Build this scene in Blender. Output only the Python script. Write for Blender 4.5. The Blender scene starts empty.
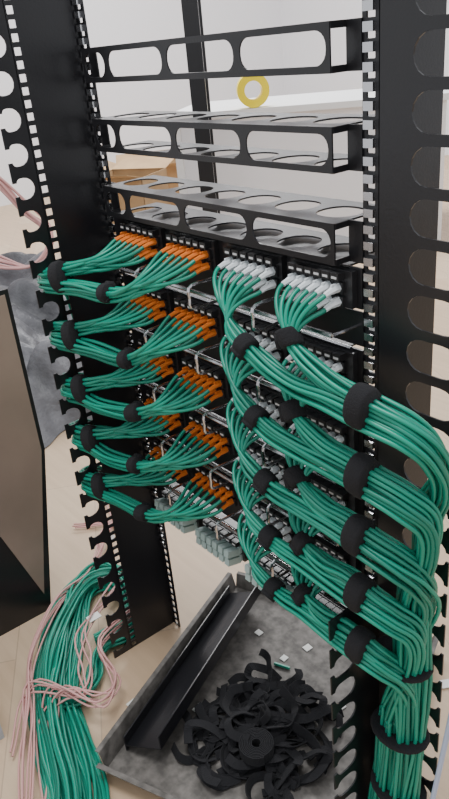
import bpy, math, random, numpy as np
from mathutils import Matrix, Vector
random.seed(4)
U=0.04445; Z0=1.036
CAM=np.array([0.957,-0.535,1.030]); YAW,PITCH,ROLL,F=-0.939,0.46,-0.101,723.4
fw=np.array([math.sin(YAW)*math.cos(PITCH),math.cos(YAW)*math.cos(PITCH),-math.sin(PITCH)])
r_=np.array([math.cos(YAW),-math.sin(YAW),0]); u_=np.cross(r_,fw)
R=r_*math.cos(ROLL)+u_*math.sin(ROLL); UP=-r_*math.sin(ROLL)+u_*math.cos(ROLL)
cd=bpy.data.cameras.new('camera'); cam=bpy.data.objects.new('camera',cd); bpy.context.scene.collection.objects.link(cam)
cam.matrix_world=Matrix([[R[i],UP[i],-fw[i],CAM[i]] for i in range(3)]+[[0,0,0,1]])
cd.sensor_width=36; cd.lens=F*36/799; cd.clip_start=.02; bpy.context.scene.camera=cam

def mat(name,col,rough=.5,metal=0,bump=0,scale=40,var=0,coat=0,dist=.01,col2=None):
    m=bpy.data.materials.new(name); m.use_nodes=True; nt=m.node_tree; b=nt.nodes['Principled BSDF']
    b.inputs['Base Color'].default_value=(*col,1); b.inputs['Roughness'].default_value=rough; b.inputs['Metallic'].default_value=metal
    if coat: b.inputs['Coat Weight'].default_value=coat
    if bump or var or col2:
        tc=nt.nodes.new('ShaderNodeTexCoord'); n=nt.nodes.new('ShaderNodeTexNoise'); n.inputs['Scale'].default_value=scale; n.inputs['Detail'].default_value=8
        nt.links.new(tc.outputs['Object'],n.inputs['Vector'])
        if bump:
            bp=nt.nodes.new('ShaderNodeBump'); bp.inputs['Strength'].default_value=bump; bp.inputs['Distance'].default_value=dist
            nt.links.new(n.outputs['Fac'],bp.inputs['Height']); nt.links.new(bp.outputs['Normal'],b.inputs['Normal'])
        if var or col2:
            rp=nt.nodes.new('ShaderNodeValToRGB'); rp.color_ramp.elements[0].position=.35; rp.color_ramp.elements[1].position=.68
            rp.color_ramp.elements[0].color=(*[c*(1-var) for c in col],1); rp.color_ramp.elements[1].color=(*(col2 or [min(1,c*(1+var)) for c in col]),1)
            nt.links.new(n.outputs['Fac'],rp.inputs['Fac']); nt.links.new(rp.outputs['Color'],b.inputs['Base Color'])
    return m
BLACK=mat('black_powdercoat',(.010,.010,.012),.30,bump=.03,scale=300)
STEEL=mat('zinc_steel',(.62,.62,.64),.25,1)
GREEN=mat('green_cable_jacket',(.002,.27,.175),.36)
GREEN2=mat('green_cable_jacket_dark',(.002,.205,.135),.4)  # darker green jacket, mixed at random among the strands
ORANGE=mat('orange_boot',(.80,.21,.03),.4)
WHITEB=mat('clear_white_boot',(.80,.84,.86),.25)
JACK=mat('black_jack_plastic',(.018,.018,.02),.3)
GREY=mat('grey_jack',(.38,.50,.48),.4)
LABEL=mat('label_white',(.6,.6,.6),.5)
VELCRO=mat('black_velcro',(.008,.008,.010),.95,bump=.3,scale=500)
PINK=mat('pink_cable_jacket',(.60,.32,.30),.45)
BLUEC=mat('pale_blue_cable',(.42,.50,.66),.45)
PAPER=mat('paper_scrap',(.8,.8,.76),.7)
TARP=mat('grey_tarp',(.13,.13,.14),.45,bump=.7,scale=7,var=.4,dist=.05)
CARD=mat('cardboard',(.45,.30,.16),.8,var=.1,scale=10)
BROWN=mat('brown_laminate_panel',(.26,.20,.16),.25,var=.25,scale=2.5)
LGREY=mat('light_grey_metal',(.42,.46,.50),.4)
WHITEP=mat('white_laminate',(.8,.8,.8),.4)
YEL=mat('yellow_tape',(.90,.72,.01),.4)
TRAY=mat('galvanised_dusty_steel',(.12,.11,.10),.6,.2,bump=.12,scale=60,var=.3,dist=.004,col2=(.19,.175,.16))
WALL=mat('white_wall',(.80,.80,.83),.8)
def floor_mat():
    m=bpy.data.materials.new('laminate_floor'); m.use_nodes=True; nt=m.node_tree; b=nt.nodes['Principled BSDF']; N=nt.nodes.new; K=nt.links.new
    tc=N('ShaderNodeTexCoord'); mp=N('ShaderNodeMapping'); mp.inputs['Rotation'].default_value=(0,0,.5); K(tc.outputs['Object'],mp.inputs['Vector'])
    br=N('ShaderNodeTexBrick'); br.inputs['Color1'].default_value=(.58,.42,.28,1); br.inputs['Color2'].default_value=(.62,.47,.33,1); br.inputs['Mortar'].default_value=(.47,.35,.25,1)
    br.inputs['Scale'].default_value=1; br.inputs['Brick Width'].default_value=1.2; br.inputs['Row Height'].default_value=.16; br.inputs['Mortar Size'].default_value=.0012
    K(mp.outputs['Vector'],br.inputs['Vector'])
    mp2=N('ShaderNodeMapping'); mp2.inputs['Rotation'].default_value=(0,0,.5); mp2.inputs['Scale'].default_value=(2,26,1); K(tc.outputs['Object'],mp2.inputs['Vector'])
    n=N('ShaderNodeTexNoise'); n.inputs['Scale'].default_value=2; n.inputs['Detail'].default_value=6; K(mp2.outputs['Vector'],n.inputs['Vector'])
    rp=N('ShaderNodeValToRGB'); rp.color_ramp.elements[0].color=(.78,.76,.72,1); rp.color_ramp.elements[1].color=(1.1,1.1,1.1,1); K(n.outputs['Fac'],rp.inputs['Fac'])
    mx=N('ShaderNodeMix'); mx.data_type='RGBA'; mx.blend_type='MULTIPLY'; mx.inputs[0].default_value=1; K(br.outputs['Color'],mx.inputs[6]); K(rp.outputs['Color'],mx.inputs[7])
    K(mx.outputs[2],b.inputs['Base Color']); b.inputs['Roughness'].default_value=.45; return m
FLOOR=floor_mat()

class MB:
    def __init__(s): s.v=[];s.f=[];s.m=[];s.mats=[]
    def mi(s,m):
        if m not in s.mats: s.mats.append(m)
        return s.mats.index(m)
    def add(s,vs,fs,m):
        o=len(s.v); s.v+= [tuple(v) for v in vs]; k=s.mi(m)
        for f in fs: s.f.append([i+o for i in f]); s.m.append(k)
    def box(s,a,b,m):
        x0,y0,z0=a;x1,y1,z1=b
        s.add([(x0,y0,z0),(x1,y0,z0),(x1,y1,z0),(x0,y1,z0),(x0,y0,z1),(x1,y0,z1),(x1,y1,z1),(x0,y1,z1)],
          [(0,3,2,1),(4,5,6,7),(0,1,5,4),(1,2,6,5),(2,3,7,6),(3,0,4,7)],m)
    def obox(s,c,ax,ay,az,m):
        c=np.array(c);ax,ay,az=map(np.array,(ax,ay,az))
        s.add([c+i*ax+j*ay+k*az for i,j,k in ((-1,-1,-1),(1,-1,-1),(1,1,-1),(-1,1,-1),(-1,-1,1),(1,-1,1),(1,1,1),(-1,1,1))],
          [(0,3,2,1),(4,5,6,7),(0,1,5,4),(1,2,6,5),(2,3,7,6),(3,0,4,7)],m)
    def tube(s,pts,rad,m,n=6,cap=True,flat=None,up=(0,0,1.)):
        pts=np.array(pts,float); T=np.gradient(pts,axis=0); T/=np.linalg.norm(T,axis=1)[:,None]+1e-12
        a=np.cross(T[0],up); 
        if np.linalg.norm(a)<.1: a=np.cross(T[0],[1.,0,0])
        a/=np.linalg.norm(a); vs=[]
        rad=np.broadcast_to(rad,(len(pts),))
        for i,p in enumerate(pts):
            a=a-T[i]*(a@T[i]); a/=np.linalg.norm(a); b=np.cross(T[i],a)
            for k in range(n):
                t=2*math.pi*k/n; vs.append(p+rad[i]*(a*math.cos(t)+b*math.sin(t)*(flat or 1)))
        fs=[(i*n+k,i*n+(k+1)%n,(i+1)*n+(k+1)%n,(i+1)*n+k) for i in range(len(pts)-1) for k in range(n)]
        if cap: fs+= [tuple(range(n))[::-1],tuple((len(pts)-1)*n+k for k in range(n))]
        s.add(vs,fs,m)
    def ribbon(s,pts,wv,w,t,m):
        pts=np.array(pts,float); T=np.gradient(pts,axis=0); T/=np.linalg.norm(T,axis=1)[:,None]+1e-12
        wv=np.broadcast_to(np.array(wv,float),pts.shape); N=np.cross(T,wv); N/=np.linalg.norm(N,axis=1)[:,None]+1e-12
        vs=[]
        for p,a,n in zip(pts,wv,N):
            vs+=[p-a*w/2-n*t/2,p+a*w/2-n*t/2,p+a*w/2+n*t/2,p-a*w/2+n*t/2]
        k=len(pts); fs=[(i*4+j,i*4+(j+1)%4,(i+1)*4+(j+1)%4,(i+1)*4+j) for i in range(k-1) for j in range(4)]+[(3,2,1,0),tuple((k-1)*4+j for j in range(4))]
        s.add(vs,fs,m)
    def cell(s,c,ux,uy,w,h,hw,hh,r,t,m,seg=3):
        c,ux,uy=map(np.array,(c,ux,uy)); n=np.cross(ux,uy)
        ang=set([math.atan2(h/2*sy,w/2*sx)%(2*math.pi) for sx in(-1,1) for sy in (-1,1)])
        cc=[]
        for sx,sy,a0 in ((1,1,0),(-1,1,90),(-1,-1,180),(1,-1,270)):
            for k in range(seg+1):
                a=math.radians(a0+90*k/seg); cc.append((sx*(hw-r)+r*abs(math.cos(a))*sx,sy*(hh-r)+r*abs(math.sin(a))*sy))
        al=sorted(set([round(math.atan2(y,x)%(2*math.pi),5) for x,y in cc])|set(round(a,5) for a in ang))
        def inner(a):
            dx,dy=math.cos(a),math.sin(a)
            lo,hi=0,max(hw,hh)*1.5
            for _ in range(24):
                q=(lo+hi)/2; x=abs(dx*q)-(hw-r); y=abs(dy*q)-(hh-r)
                d=math.hypot(max(x,0),max(y,0))+min(max(x,y),0)-r
                if d<0: lo=q
                else: hi=q
            return lo*dx,lo*dy
        def outer(a):
            dx,dy=math.cos(a),math.sin(a); q=min((w/2)/max(abs(dx),1e-9),(h/2)/max(abs(dy),1e-9)); return q*dx,q*dy
        vs=[];k=len(al)
        for off in (t/2,-t/2):
            for fn in (outer,inner):
                for a in al:
                    x,y=fn(a); vs.append(c+ux*x+uy*y+n*off)
        fs=[]
        for i in range(k):
            j=(i+1)%k
            fs+=[(i,j,k+j,k+i),(2*k+j,2*k+i,3*k+i,3*k+j),(k+i,k+j,3*k+j,3*k+i),(j,i,2*k+i,2*k+j)]
        s.add(vs,fs,m)
    def poly(s,pts2,o,ux,uy,t,m):
        o,ux,uy=map(np.array,(o,ux,uy)); n=np.cross(ux,uy); k=len(pts2)
        vs=[o+ux*x+uy*y+n*t/2 for x,y in pts2]+[o+ux*x+uy*y-n*t/2 for x,y in pts2]
        fs=[tuple(range(k)),tuple(range(2*k-1,k-1,-1))]+[(i,(i+1)%k,k+(i+1)%k,k+i)[::-1] for i in range(k)]
        s.add(vs,fs,m)
    def obj(s,name,parent=None,smooth=False):
        me=bpy.data.meshes.new(name); me.from_pydata(s.v,[],s.f); 
        for m in s.mats: me.materials.append(m)
        me.polygons.foreach_set('material_index',s.m)
        if smooth: me.polygons.foreach_set('use_smooth',[True]*len(s.f))
        me.update(); o=bpy.data.objects.new(name,me); bpy.context.scene.collection.objects.link(o)
        if parent: o.parent=parent
        return o
def empty(name):
    o=bpy.data.objects.new(name,None); bpy.context.scene.collection.objects.link(o); return o
def spline(cp,n=40,closed=False):
    cp=np.array(cp,float)
    P=np.vstack([cp[-1],cp,cp[0],cp[1]]) if closed else np.vstack([2*cp[0]-cp[1],cp,2*cp[-1]-cp[-2]]); out=[]
    seg=len(P)-3; per=max(3,n//seg)
    for i in range(seg):
        p0,p1,p2,p3=P[i:i+4]
        for k in range(per):
            t=k/per; out.append(.5*((2*p1)+(-p0+p2)*t+(2*p0-5*p1+4*p2-p3)*t*t+(-p0+3*p1-3*p2+p3)*t**3))
    out.append(P[-2]); return np.array(out)

TOP=Z0+.35
rack=empty('server_rack')
def holecol(mb,x,y,ux,z0,z1,w=.018):
    z=z0
    while z<z1:
        mb.cell((x,y,z+.00794),ux,(0,0,1),w,.01588,.0048,.0048,.0006,.002,BLACK,1); z+=.01588
p=MB()
p.box((-.022,-.085,0),(-.020,0,TOP),BLACK)
holecol(p,-.011,0.001,(1,0,0),0,TOP,.022)
holecol(p,-.021,-.093,(0,1,0),0,TOP,.016)
p.obj('post_left',rack)
def nuts(name,x):
    q=MB(); z=.2
    while z<TOP:
        q.box((x-.0058,-.005,z-.001),(x+.0058,.0,z+.007),STEEL); z+=.01588
    q.obj(name,rack)
nuts('cage_nuts_left',-.0115)
def comb(h0,h1,xi,xo,pitch,a,b,tip,base,ro=.011):
    pts=[(base,h0),(xo,h0)]; c=h0+pitch*.6
    rr=min(a,abs(xo-xi)*.6); sg=1 if xo>xi else -1
    while c+a+.004<h1:
        seq=[(xo,c-b),(xo-sg*tip*.4,c-b)]
        for k in range(0,5):
            t=math.pi/2*k/4; seq.append((xo-sg*tip-sg*ro*(1-math.cos(t)),c-b-(a-b)*math.sin(t)))
        pts+=seq+[(xi+sg*rr,c-a)]
        for k in range(1,8):
            t=math.pi*k/8; pts.append((xi+sg*rr-sg*rr*math.sin(t),c-a*math.cos(t)))
        pts+=[(xi+sg*rr,c+a)]+[(x,2*c-z) for x,z in seq[::-1]]
        c+=pitch
    pts+=[(xo,h1),(base,h1)]
    return pts
q=MB(); q.poly(comb(0,TOP,-.107,-.138,U,.0145,.009,.006,-.100,.006),(-.021,0,0),(0,1,0),(0,0,1),.002,BLACK); q.obj('finger_manager_left',rack)
p=MB()
holecol(p,.492,.001,(1,0,0),0,TOP,.020)
p.box((.501,0,0),(.503,.09,TOP),BLACK); p.obj('post_right',rack)
q=MB(); q.poly(comb(0,TOP,.538,.600,U,.0172,.006,.004,.503,.017),(0,.0,0),(1,0,0),(0,0,1),.002,BLACK)
q.poly(comb(0,.42,-.045,-.088,U,.0165,.008,.006,0,.010),(.505,0,0),(0,1,0),(0,0,1),.002,BLACK)
q.obj('finger_manager_right',rack)
nuts('cage_nuts_right',.4925)

def organizer(ut):
    zt=Z0+ut*U; e=MB(); t=.0018; zb=zt-U*.94; y0=-.022
    for x0,x1 in ((0,.018),(.465,.483)):
        e.box((x0,-.002,zb),(x1,0,zt),BLACK)
    for x in (.018,.465):
        e.box((x-.001,y0,zt-.006),(x+.001,0,zt),BLACK); e.box((x-.001,y0,zb),(x+.001,0,zb+.006),BLACK)
    e.cell((.048,y0,(zt+zb)/2),(1,0,0),(0,0,1),.060,zt-zb,.025,.0145,.014,t,BLACK,5)
    W=(.465-.078)/3
    for i in range(3):
        e.cell((.078+W*(i+.5),y0,(zt+zb)/2),(1,0,0),(0,0,1),W,zt-zb,W/2-.005,.0145,.013,t,BLACK,5)
    for zz in (zt-t/2,zb+t/2):
        w=.447/7
        for i in range(7):
            e.cell((.018+w*(i+.5),y0+.043,zz),(1,0,0),(0,1,0),w,.086,w/2-.007,.024,.022,t,BLACK,5)
    return e.obj('horizontal_cable_organizer')
for ut in (0,-1.95,-3.95): organizer(ut)

gx=[]; GS=[.048,.164,.286,.396]
for g in range(4):
    for k in range(6): gx.append(GS[g]+.002+k*(.0146 if g<3 else .0125))
rows=[-5.0,-7.0,-9.0,-11.0,-13.0]
def panel(ut,grey=False):
    zt=Z0+ut*U; e=MB()
    e.box((0,-.003,zt-U*.97),(.483,0,zt),BLACK)
    e.box((.02,-.003,zt-.002),(.463,.06,zt),BLACK)
    e.tube([(.015,-.004,zt),(.468,-.004,zt)],.0018,STEEL)  # bright rod modelled in place of the highlight along the flange edge
    for g in range(4):
        x0=GS[g]-.009
        e.box((x0,-.010,zt-.042),(min(x0+.095,.476),-.003,zt-.003),JACK)
        for k in range(6):
            x=gx[g*6+k]
            e.box((x-.0058,-.020,zt-.012),(x+.0058,-.010,zt-.004),JACK)
            e.box((x-.0035,-.0204,zt-.010),(x+.0035,-.020,zt-.0075),LABEL)
    for i,x in enumerate(gx):
        for rr in (0,1):
            zz=zt-.021-rr*.015
            m=GREY if grey else JACK
            e.box((x-.0058,-.014,zz-.006),(x+.0058,-.010,zz+.006),m)
            if grey: e.obox((x,-.024,zz),(.0052,0,0),(0,.012,-.003),(0,.001,.0056),GREY)
    return e.obj('patch_panel')
for r in rows: panel(r)
panel(-15.3,True)
def ring_manager(ut):
    zt=Z0+ut*U; e=MB()
    e.box((0,-.002,zt-U*.9),(.483,0,zt-.002),BLACK)
    for x in (.012,.471): e.tube([(x,-.002,zt-.02),(x,-.035,zt-.02)],.002,STEEL)
    e.tube([(.012,-.035,zt-.02),(.471,-.035,zt-.02)],.0026,STEEL)  # added silver bar stands in for the highlights on panel edges
    for x in (.13,.25,.37): e.tube(spline([(x,-.002,zt-.006),(x,-.05,zt-.004),(x,-.055,zt-.02),(x,-.05,zt-.034),(x,-.002,zt-.034)],16),.002,STEEL)
    return e.obj('cable_ring_manager_highlight_bar')
for r in rows: ring_manager(r-1)

def disc(n,sp):
    out=[(0,0)];k=1
    while len(out)<n:
        for a in range(6*k):
            t=2*math.pi*a/(6*k); out.append((sp*k*math.cos(t),sp*k*math.sin(t)))
        k+=1
    return out[:n]
def strap(sm,c,t,a,b,ra,rb,h=.012):
    n=18; vs=[]
    for d,sc in ((-h,.96),(-h*.7,1.02),(0,1.05),(h*.7,1.02),(h,.96)):
        for k in range(n):
            th=2*math.pi*k/n; vs.append(c+t*d+(a*ra*math.cos(th)+b*rb*math.sin(th))*sc)
    fs=[(i*n+k,i*n+(k+1)%n,(i+1)*n+(k+1)%n,(i+1)*n+k) for i in range(4) for k in range(n)]+[tuple(range(n))[::-1],tuple(4*n+k for k in range(n))]
    sm.add(vs,fs,VELCRO)
def bundle(mb,starts,cp,sp=.0057,rad=.0026,n=44,blend=.12,straps=(),sm=None,wob=.0018):
    C=spline(cp,n); T=np.gradient(C,axis=0); T/=np.linalg.norm(T,axis=1)[:,None]
    L=np.cumsum(np.r_[0,np.linalg.norm(np.diff(C,axis=0),axis=1)])
    a=np.cross(T[0],[0,0,1.]); a/=np.linalg.norm(a); A=[];B=[]
    for t in T:
        a=a-t*(a@t); a/=np.linalg.norm(a); A.append(a); B.append(np.cross(t,a))
    A=np.array(A);B=np.array(B)
    offs=disc(len(starts),sp); offs.sort(key=lambda o:o[0])
    sf=np.ones(len(L))
    for t in straps: sf-=.2*np.exp(-((L-t)/.02)**2)
    for s,(ox,oy) in zip(starts,offs):
        ph=random.uniform(0,6.28); w=random.uniform(.0005,wob)
        pts=C+A*(ox*sf+w*np.sin(ph+L*30))[:,None]+B*(oy*sf+w*np.cos(ph*2+L*26))[:,None]
        if s is not None:
            s=np.array(s); f=np.clip(L/blend,0,1); f=f*f*(3-2*f)
            st=s+np.outer(np.minimum(L,.06),[0,-.6,-.25])
            pts=st*(1-f)[:,None]+pts*f[:,None]
        pts[:,2]=np.maximum(pts[:,2],rad)
        mb.tube(pts,rad,random.choice((GREEN,GREEN,GREEN2)),6,False)
    R0=max(math.hypot(*o) for o in offs)*.82+rad+.0008
    for t in straps:
        i=int(np.searchsorted(L,t)); tt=T[i]+np.array([random.uniform(-.15,.15) for _ in range(3)]); tt/=np.linalg.norm(tt)
        strap(sm,C[i],tt,A[i],B[i],R0,R0,random.uniform(.008,.0105))
        e=C[i]+A[i]*R0*.95; sm.obox(e,T[i]*.008,B[i]*.008,A[i]*.0025,VELCRO)
def boots(mb,x,z,m):
    k=.84 if m is ORANGE else 1
    mb.tube([(x,-.014,z),(x,-.020,z),(x,-.026,z-.001),(x,-.034,z-.003)],[.0046*k,.0044*k,.0034*k,.0029],m,6)
    mb.box((x-.0015,-.024,z+.0035),(x+.0015,-.012,z+.0055),m)
VX=[.606,.603,.597,.590,.580]; BX=[.588,.578,.568,.560,.550]; VY=[-.020,-.034,-.020,-.034,-.024]
for ri,r in enumerate(rows):
    zt=Z0+r*U
    root=empty('green_patch_cable_bundle')
    c=MB(); b=MB(); s=MB()
    st=[[] for _ in range(4)]
    for i,x in enumerate(gx):
        for rr in (0,1):
            z=zt-.021-rr*.015; boots(b,x,z,ORANGE if i<12 else WHITEB); st[i//6].append((x,-.034,z-.003))
    J=lambda a=.006:random.uniform(-a,a)
    z=zt-.03; x1=GS[0]+.04; x2=GS[1]+.04; x3=GS[2]+.04; x4=GS[3]+.035
    bundle(c,st[0],[(x1,-.045,z),(x1-.03,-.080,z-.012),(.02+J(),-.104,z-.022),(-.02,-.116,z-.030+J()),(-.048,-.112,z-.036),(-.064,-.082,z-.05),(-.065,-.045,z-.09),(-.065,-.045,.3),(-.06,-.05,.02)],blend=.10,straps=(),sm=s,sp=.0058,rad=.0027)
    bundle(c,st[1],[(x2,-.045,z),(x2-.015,-.080,z-.018),(x2-.06,-.098,z-.038+J()),(.06,-.110,z-.046+J()),(.01,-.116,z-.047),(-.030,-.120,z-.050),(-.056,-.098,z-.06),(-.066,-.06,z-.09),(-.075,-.045,.4),(-.07,-.05,.02)],blend=.11,straps=(.088+J(.012),),sm=s,sp=.0058,rad=.0027)
    strap(s,np.array([.016+J(.004),-.111,z-.035]),np.array([.93,.27,.2]),np.array([-.28,.96,0]),np.array([-.2,-.05,.98]),.016,.023,.010)
    vx,bx,vy=VX[ri],BX[ri],VY[ri]; q_=.011*ri
    bundle(c,st[2],[(x3,-.045,z),(x3+.006,-.060,z-.018),(x3+.026,-.070,z-.046+q_*.4),(.402,-.074,z-.068+q_*.7),(.45,-.073,z-.078+q_+J(.003)),(.50,-.072,z-.083+q_+J(.002)),(.55,-.071,z-.088+q_),(vx-.014,-.063,z-.099+q_),(vx,-.042,z-.127+q_),(vx-.003,vy,z-.172+q_*.8),(bx,vy,z-.25),(bx,vy,.25),(bx-.01,-.035,.05)],n=78,blend=.08,straps=(.088+J(.005),),sm=s,wob=.0022)
    bundle(c,st[3],[(x4,-.045,z),(x4,-.058,z-.018),(x4+.014,-.066,z-.044+q_*.5),(.483,-.068,z-.062+q_*.8),(.515,-.067,z-.069+q_+J(.002)),(.555,-.065,z-.076+q_),(vx-.016,-.056,z-.088+q_),(vx-.002,-.036,z-.116+q_),(vx-.006,vy+.004,z-.16+q_*.8),(bx-.01,vy+.008,z-.24),(bx-.01,vy+.006,.25),(bx-.02,-.03,.05)],n=72,blend=.08,straps=(.036+J(.004),),sm=s,wob=.0022)
    strap(s,np.array([.538+J(.006),-.069,z-.080+q_]),np.array([.99,.02,-.09]),np.array([0,1.,0]),np.array([.09,0,.99]),.0175,.024,.0105)
    if ri==4:
        for zz in (.36,.24,.13): strap(s,np.array([.561,-.026,zz]),np.array([0,0,1.]),np.array([1.,0,0]),np.array([0,1.,0]),.038,.030,.0035)
    c.obj('cables',root,True); b.obj('boots',root); s.obj('straps',root,True)

q=MB(); q.tube(spline([(.67,-.02,1.2),(.665,-.03,.8),(.655,-.04,.5),(.635,-.06,.2),(.62,-.08,.004),(.68,-.12,.004)],40),.003,BLUEC,6); q.obj('pale_blue_cable',None,True)

A0=np.array([-.005,.150,0]); u=np.array([.40,-.92,0]); v=np.array([.92,.40,0]); u/=np.linalg.norm(u); v/=np.linalg.norm(v); zz=np.array([0,0,1.])
LU,LV=.46,.40
q=MB()
q.obox(A0+u*LU/2+v*LV/2+zz*.006,u*LU/2,v*LV/2,zz*.001,TRAY)
def wallseg(p0,p1,out,hh=.03,oo=.012):
    b0,b1=p0+zz*.006,p1+zz*.006; t0,t1=b0+out*oo+zz*hh,b1+out*oo+zz*hh; l0,l1=t0+out*.008,t1+out*.008
    n=.0015
    for a,b,c,d in ((b0,b1,t1,t0),(t0,t1,l1,l0)):
        nn=np.cross(b-a,d-a); nn/=np.linalg.norm(nn); nn*=n/2
        q.add([a-nn,b-nn,c-nn,d-nn,a+nn,b+nn,c+nn,d+nn],[(3,2,1,0),(4,5,6,7),(0,1,5,4),(1,2,6,5),(2,3,7,6),(3,0,4,7)],TRAY)
c0,c1,c2,c3=A0,A0+u*LU,A0+u*LU+v*LV,A0+v*LV
wallseg(c0,c1,-v,.035,.008); wallseg(c3,c0,-u,.03,.008); wallseg(c2,c3,v); wallseg(c1,c2,u)
q.obj('metal_tray')
q=MB(); a=np.array([.045,.135,.045]); b=np.array([.205,-.215,.045]); d=(b-a)/np.linalg.norm(b-a); sd=np.cross(d,zz); sd/=np.linalg.norm(sd)
L=np.linalg.norm(b-a)/2; c=(a+b)/2
w1=(-sd*.94+zz*.34); w1/=np.linalg.norm(w1); n1=np.cross(d,w1)
q.obox(c-zz*.012,d*L,w1*.038,n1*.001,BLACK)
q.obox(c+w1*.038+zz*.003,d*L,sd*.001,zz*.015,BLACK)
q.obox(c-w1*.038-zz*.008,d*L,sd*.001,zz*.016,BLACK)
for k in range(-7,8): q.obox(c-w1*.0395-zz*.006+d*L*k/7.6,d*.004,sd*.0008,zz*.004,LABEL if k%7==0 else JACK)
q.obj('black_steel_bracket')
q=MB(); rnd=random.Random(9)
C0=np.array([.305,-.050,.010])
for k in range(105):
    ang=rnd.uniform(0,6.28); rr=rnd.uniform(0,.11); p=C0+np.array([math.cos(ang)*rr*1.05,math.sin(ang)*rr,rnd.uniform(.0,.032)*(1-rr/.12)])
    h=rnd.uniform(0,6.28); cps=[]; curl=rnd.choice((-1,1))*rnd.uniform(.2,1.3); stp=rnd.uniform(.012,.022)
    for i in range(7):
        cps.append(p.copy()); h+=curl*.7+rnd.uniform(-.3,.3); p=p+np.array([math.cos(h),math.sin(h),0])*stp; p[2]=max(.013,p[2]+rnd.uniform(-.010,.009))
        dd=p[:2]-C0[:2]; 
        if np.linalg.norm(dd)>.12: p[:2]=C0[:2]+dd*.93
    tilt=rnd.uniform(-1.1,1.1); pts=spline(cps,28); T=np.gradient(pts,axis=0); T/=np.linalg.norm(T,axis=1)[:,None]
    S=np.cross(T,[0,0,1.]); S/=np.linalg.norm(S,axis=1)[:,None]+1e-9
    pts[:,2]=np.maximum(pts[:,2],.0095+.0065*abs(math.sin(tilt)))
    q.ribbon(pts,S*math.cos(tilt)+np.array([0,0,1.])*math.sin(tilt),.014,.0016,VELCRO)
q.obj('pile_of_hook_and_loop_straps')
q=MB(); pts=[]
for k in range(170):
    t=k/170*2*math.pi*8; r0=.007+.0024*t/(2*math.pi)*1.1; pts.append((.335+r0*math.cos(t),-.085+r0*math.sin(t),.045))
q.ribbon(pts,(0,0,1),.018,.0018,VELCRO); q.obj('hook_and_loop_strap_roll')

q=MB(); rnd=random.Random(3)
cpb=[(-.065,-.15),(-.050,-.095),(-.08,-.045),(-.16,-.02),(-.23,-.045),(-.215,-.115),(-.15,-.175),(-.08,-.225),(.0,-.275),(.09,-.305),(.19,-.335),(.30,-.40),(.42,-.48)]
wd=[.35,.4,.5,.75,.75,.7,.9,.9,.9,.95,1,1.1,1.2]
for k in range(70):
    o=rnd.uniform(-.045,.045); oz=abs(rnd.gauss(0,.016))*(1-abs(o)/.06)
    P=np.array(cpb); T=np.gradient(P,axis=0); T/=np.linalg.norm(T,axis=1)[:,None]; Nn=np.stack([-T[:,1],T[:,0]],1)
    ph=rnd.random()*6.28
    cp=[(p[0]+n[0]*(o*w+.006*math.sin(ph+i*1.3)),p[1]+n[1]*(o*w+.006*math.sin(ph+i*1.3)),.004+oz+(.03*(1-abs(i-3)/4) if i<6 else 0)*rnd.random()) for i,(p,n,w) in enumerate(zip(P,Nn,wd))]
    q.tube(spline(cp,66),.0029,rnd.choice((GREEN,GREEN2)),6,False)
ring=[(-.215,-.075),(-.17,-.015),(-.10,-.01),(-.055,-.05),(-.038,-.155),(.005,-.195),(.025,-.235),(-.01,-.275),(-.08,-.235),(-.16,-.16)]
for k in range(26):
    ox,oy=rnd.gauss(0,.008),rnd.gauss(0,.008); oz=abs(rnd.gauss(0,.010)); ph=rnd.random()*6
    q.tube(spline([(x+(ox if i!=4 else abs(ox)*.3)+.003*math.sin(ph+i*2),y+oy,.010+oz+(.02 if i in(0,1,8,9) else 0)) for i,(x,y) in enumerate(ring)],70,True),.0028,rnd.choice((GREEN,GREEN2)),6,False)
q.obj('green_cable_coil',None,True)
q=MB()
for k in range(16):
    j=lambda a=.02:rnd.uniform(-a,a); h=.03+rnd.uniform(0,.02)
    if k<6: cp=[(-.62+j(),.16+j()),(-.42+j(),.10+j()),(-.32+j(.01),.02+j(.01)),(-.225,-.07+j(.01)),(-.195+j(.01),-.165+j(.01)),(-.10+j(.01),-.26+j(.01)),(.0+j(),-.31+j(.01)),(.12+j(),-.37+j()),(.26,-.45)]
    elif k<12: cp=[(-.50+j(),.16+j()),(-.34+j(),.10+j()),(-.15+j(.01),.04+j(.01)),(-.07,-.04),(-.03+j(.006),-.155+j(.006)),(.06+j(),-.17+j()),(.09+j(),-.22+j()),(.02+j(),-.26+j()),(.05+j(),-.31+j()),(.24+j(),-.40+j())]
    else: cp=[(-.45+j(),.02+j()),(-.35+j(),.10+j()),(-.22+j(),.05+j()),(-.14+j(),-.06+j()),(-.08+j(.01),-.17+j()),(.0+j(),-.20+j()),(.05,-.24),(-.02+j(),-.30+j()),(.05+j(),-.36+j())]
    q.tube(spline([(x,y,.003+h*(1 if 2<=i<=7 else .2)) for i,(x,y) in enumerate(cp)],54),.0019,PINK,6,False)
q.obj('pink_cable_tangle',None,True)
q=MB()
for k in range(7):
    o=k*.022; g_=lambda a=.02:rnd.uniform(-a,a)
    q.tube(spline([(-4.80,-1.0+o,1.5),(-3.3,-.35+o,1.02+g_()),(-2.3,.22+o,.80+o*.6),(-1.93,.50+g_(),.66+o*.5),(-1.80,.62+g_(),.50+g_()),(-1.72,.66+g_(),.40+g_()),(-1.70,.55+g_(),.31),(-1.85,.3+o,.36+g_()),(-2.1,.05+o,.34)],54),.0055,PINK,6)
q.obj('pink_cable_run',None,True)

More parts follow.
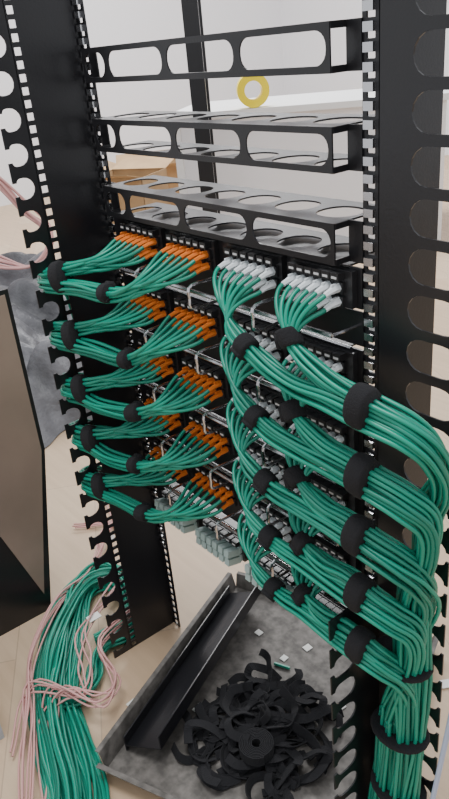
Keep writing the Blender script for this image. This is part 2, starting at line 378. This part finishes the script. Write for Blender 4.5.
q=MB()
q.poly([(-.9,.68),(-.10,.68),(-.10,.36),(-.165,0),(-.9,0)],(-.25,0,0),(0,1,0),(0,0,1),.03,BLACK)
q.poly([(-.9,.672),(-.108,.672),(-.108,.36),(-.172,.045),(-.225,.22),(-.9,.62)],(-.234,0,0),(0,1,0),(0,0,1),.003,BROWN)
q.obj('brown_cabinet_panel')
q=MB(); q.box((-.16,-.75,0),(.0,-.37,.13),LGREY); q.box((-.165,-.755,.13),(.005,-.365,.138),LGREY); q.box((.0,-.7,.02),(.003,-.42,.11),WHITEP); q.obj('grey_equipment_box')
q=MB(); nx,ny=80,64; g=[]
for i in range(nx):
    for j in range(ny):
        x=-2.5+i*(1.6)/(nx-1); y=-.4+j*1.15/(ny-1)
        h=.12+.07*math.sin(x*7+y*3)+.05*math.sin(y*11-x*4)+.035*abs(math.sin(x*13+y*9))+.03*abs(math.sin(x*21-y*19+math.sin(y*9)))
        ed=min(i,nx-1-i,j,ny-1-j)/8; g.append((x+.03*math.sin(j*.5),y+.03*math.sin(i*.4),.004+max(0,h)*min(1,ed)*1.2))
q.add(g,[(i*ny+j,(i+1)*ny+j,(i+1)*ny+j+1,i*ny+j+1) for i in range(nx-1) for j in range(ny-1)],TARP); q.obj('grey_tarp',None,True)
def carton(x,y,w,d,h,rot,name='cardboard_box'):
    q=MB(); t=.004
    for a,b in (((-w/2,-d/2,0),(w/2,-d/2+t,h)),((-w/2,d/2-t,0),(w/2,d/2,h)),((-w/2,-d/2,0),(-w/2+t,d/2,h)),((w/2-t,-d/2,0),(w/2,d/2,h)),((-w/2,-d/2,0),(w/2,d/2,t))): q.box(a,b,CARD)
    q.obox((0,-d/2-.07,h+.02),(w/2,0,0),(0,.08,-.02),(0,0,.002),CARD); q.obox((0,d/2+.07,h+.02),(w/2,0,0),(0,.08,.02),(0,0,.002),CARD)
    q.obox((-w/2-.06,0,h+.03),(.065,0,-.03),(0,d/2,0),(0,0,.002),CARD)
    o=q.obj(name); o.location=(x,y,0); o.rotation_euler=(0,0,rot); return o
carton(-2.75,1.65,.36,.30,.40,.5); carton(-3.5,2.3,.5,.4,.3,1.0)
q=MB(); q.box((-.7,-.35,.68),(.7,.35,.71),WHITEP); q.box((-.66,-.31,.0),(.66,.31,.68),WALL)
for x in (-.68,.64):
    for y in (-.33,.29): q.box((x,y,0),(x+.04,y+.04,.68),WHITEP)
o=q.obj('white_work_cabinet'); o.location=(-2.02,2.40,0); o.rotation_euler=(0,0,.7)
q=MB()
for yc in (-.02,.02):
    pts=[(.062*math.cos(t*math.pi/20),yc,.062*math.sin(t*math.pi/20)+.082) for t in range(41)]
    q.ribbon(pts,(0,1,0),.036,.036,YEL)
o=q.obj('yellow_tape_roll'); o.location=(-2.02,2.01,.71)
o.rotation_euler=(0,0,.95)
sp=empty('spare_rack_frame')
q=MB()
for dx in (0,-.60):
    for dy in (0,.6):
        q.box((dx-.03,dy-.03,0),(dx+.03,dy+.03,2.0),BLACK)
for dy in (-.03,.57):
    for z in (0,1.95): q.box((-.63,dy,z),(.03,dy+.06,z+.05),BLACK)
q.obj('frame',sp); sp.location=(-1.49,1.28,0); sp.rotation_euler=(0,0,.9)
q=MB(); rnd=random.Random(5)
sc=[(-.10,-.13),(.10,-.17),(-.35,.05),(-.5,.12),(.02,.35),(.2,.45),(-.3,.3),(.6,.15),(.65,.05),(.62,.25),(.7,.1),(.75,.2),(-.55,.25),(.57,.3),(.5,.4),(.55,.5)]+[(rnd.uniform(-.9,1),rnd.uniform(.2,1.2)) for _ in range(30)]
for x,y in sc:
    a=rnd.uniform(0,6.28); w=rnd.uniform(.006,.014); z=.045 if (-.3<x<0 and y<0) else .003
    q.obox((x,y,z),(w*math.cos(a),w*math.sin(a),0),(-w*.7*math.sin(a),w*.7*math.cos(a),0),(0,.0,.0008),PAPER)
for s_,t_ in ((.14,.17),(.2,.30),(.3,.08),(.34,.12),(.10,.10),(.1,.2),(.25,.2)):
    p=A0+u*s_+v*t_; a=rnd.uniform(0,6); w=rnd.uniform(.4,1); q.obox(p+zz*.0085,(.009*w*math.cos(a),.009*w*math.sin(a),0),(-.008*w*math.sin(a),.008*w*math.cos(a),0),(0,0,.0008),PAPER)
q.obj('paper_scraps')
q=MB(); p=A0+u*.16+v*.16; q.tube([p+zz*.011,p+v*.03+zz*.011],.003,GREEN,6); q.obj('green_cable_offcut')

fl=MB(); fl.box((-6,-3,-.02),(3,6,0),FLOOR); fl.obj('floor')
w=MB(); w.box((-6,4.8,0),(3,4.9,3),WALL); w.obj('wall_back')
w=MB(); w.box((-4.9,-3,0),(-4.8,6,3),WALL); w.obj('wall_left')
wd=bpy.data.worlds.new('w'); bpy.context.scene.world=wd; wd.use_nodes=True; wd.node_tree.nodes['Background'].inputs[0].default_value=(.94,.96,1,1); wd.node_tree.nodes['Background'].inputs[1].default_value=1.05
def area(n,loc,e,s):
    l=bpy.data.lights.new(n,'AREA'); l.energy=e; l.size=s; lo=bpy.data.objects.new(n,l); lo.location=loc; bpy.context.scene.collection.objects.link(lo)
area('ceiling_lamp',(.3,-.3,2.7),40,.8); area('ceiling_lamp',(-2.5,2.2,2.9),150,1.5)
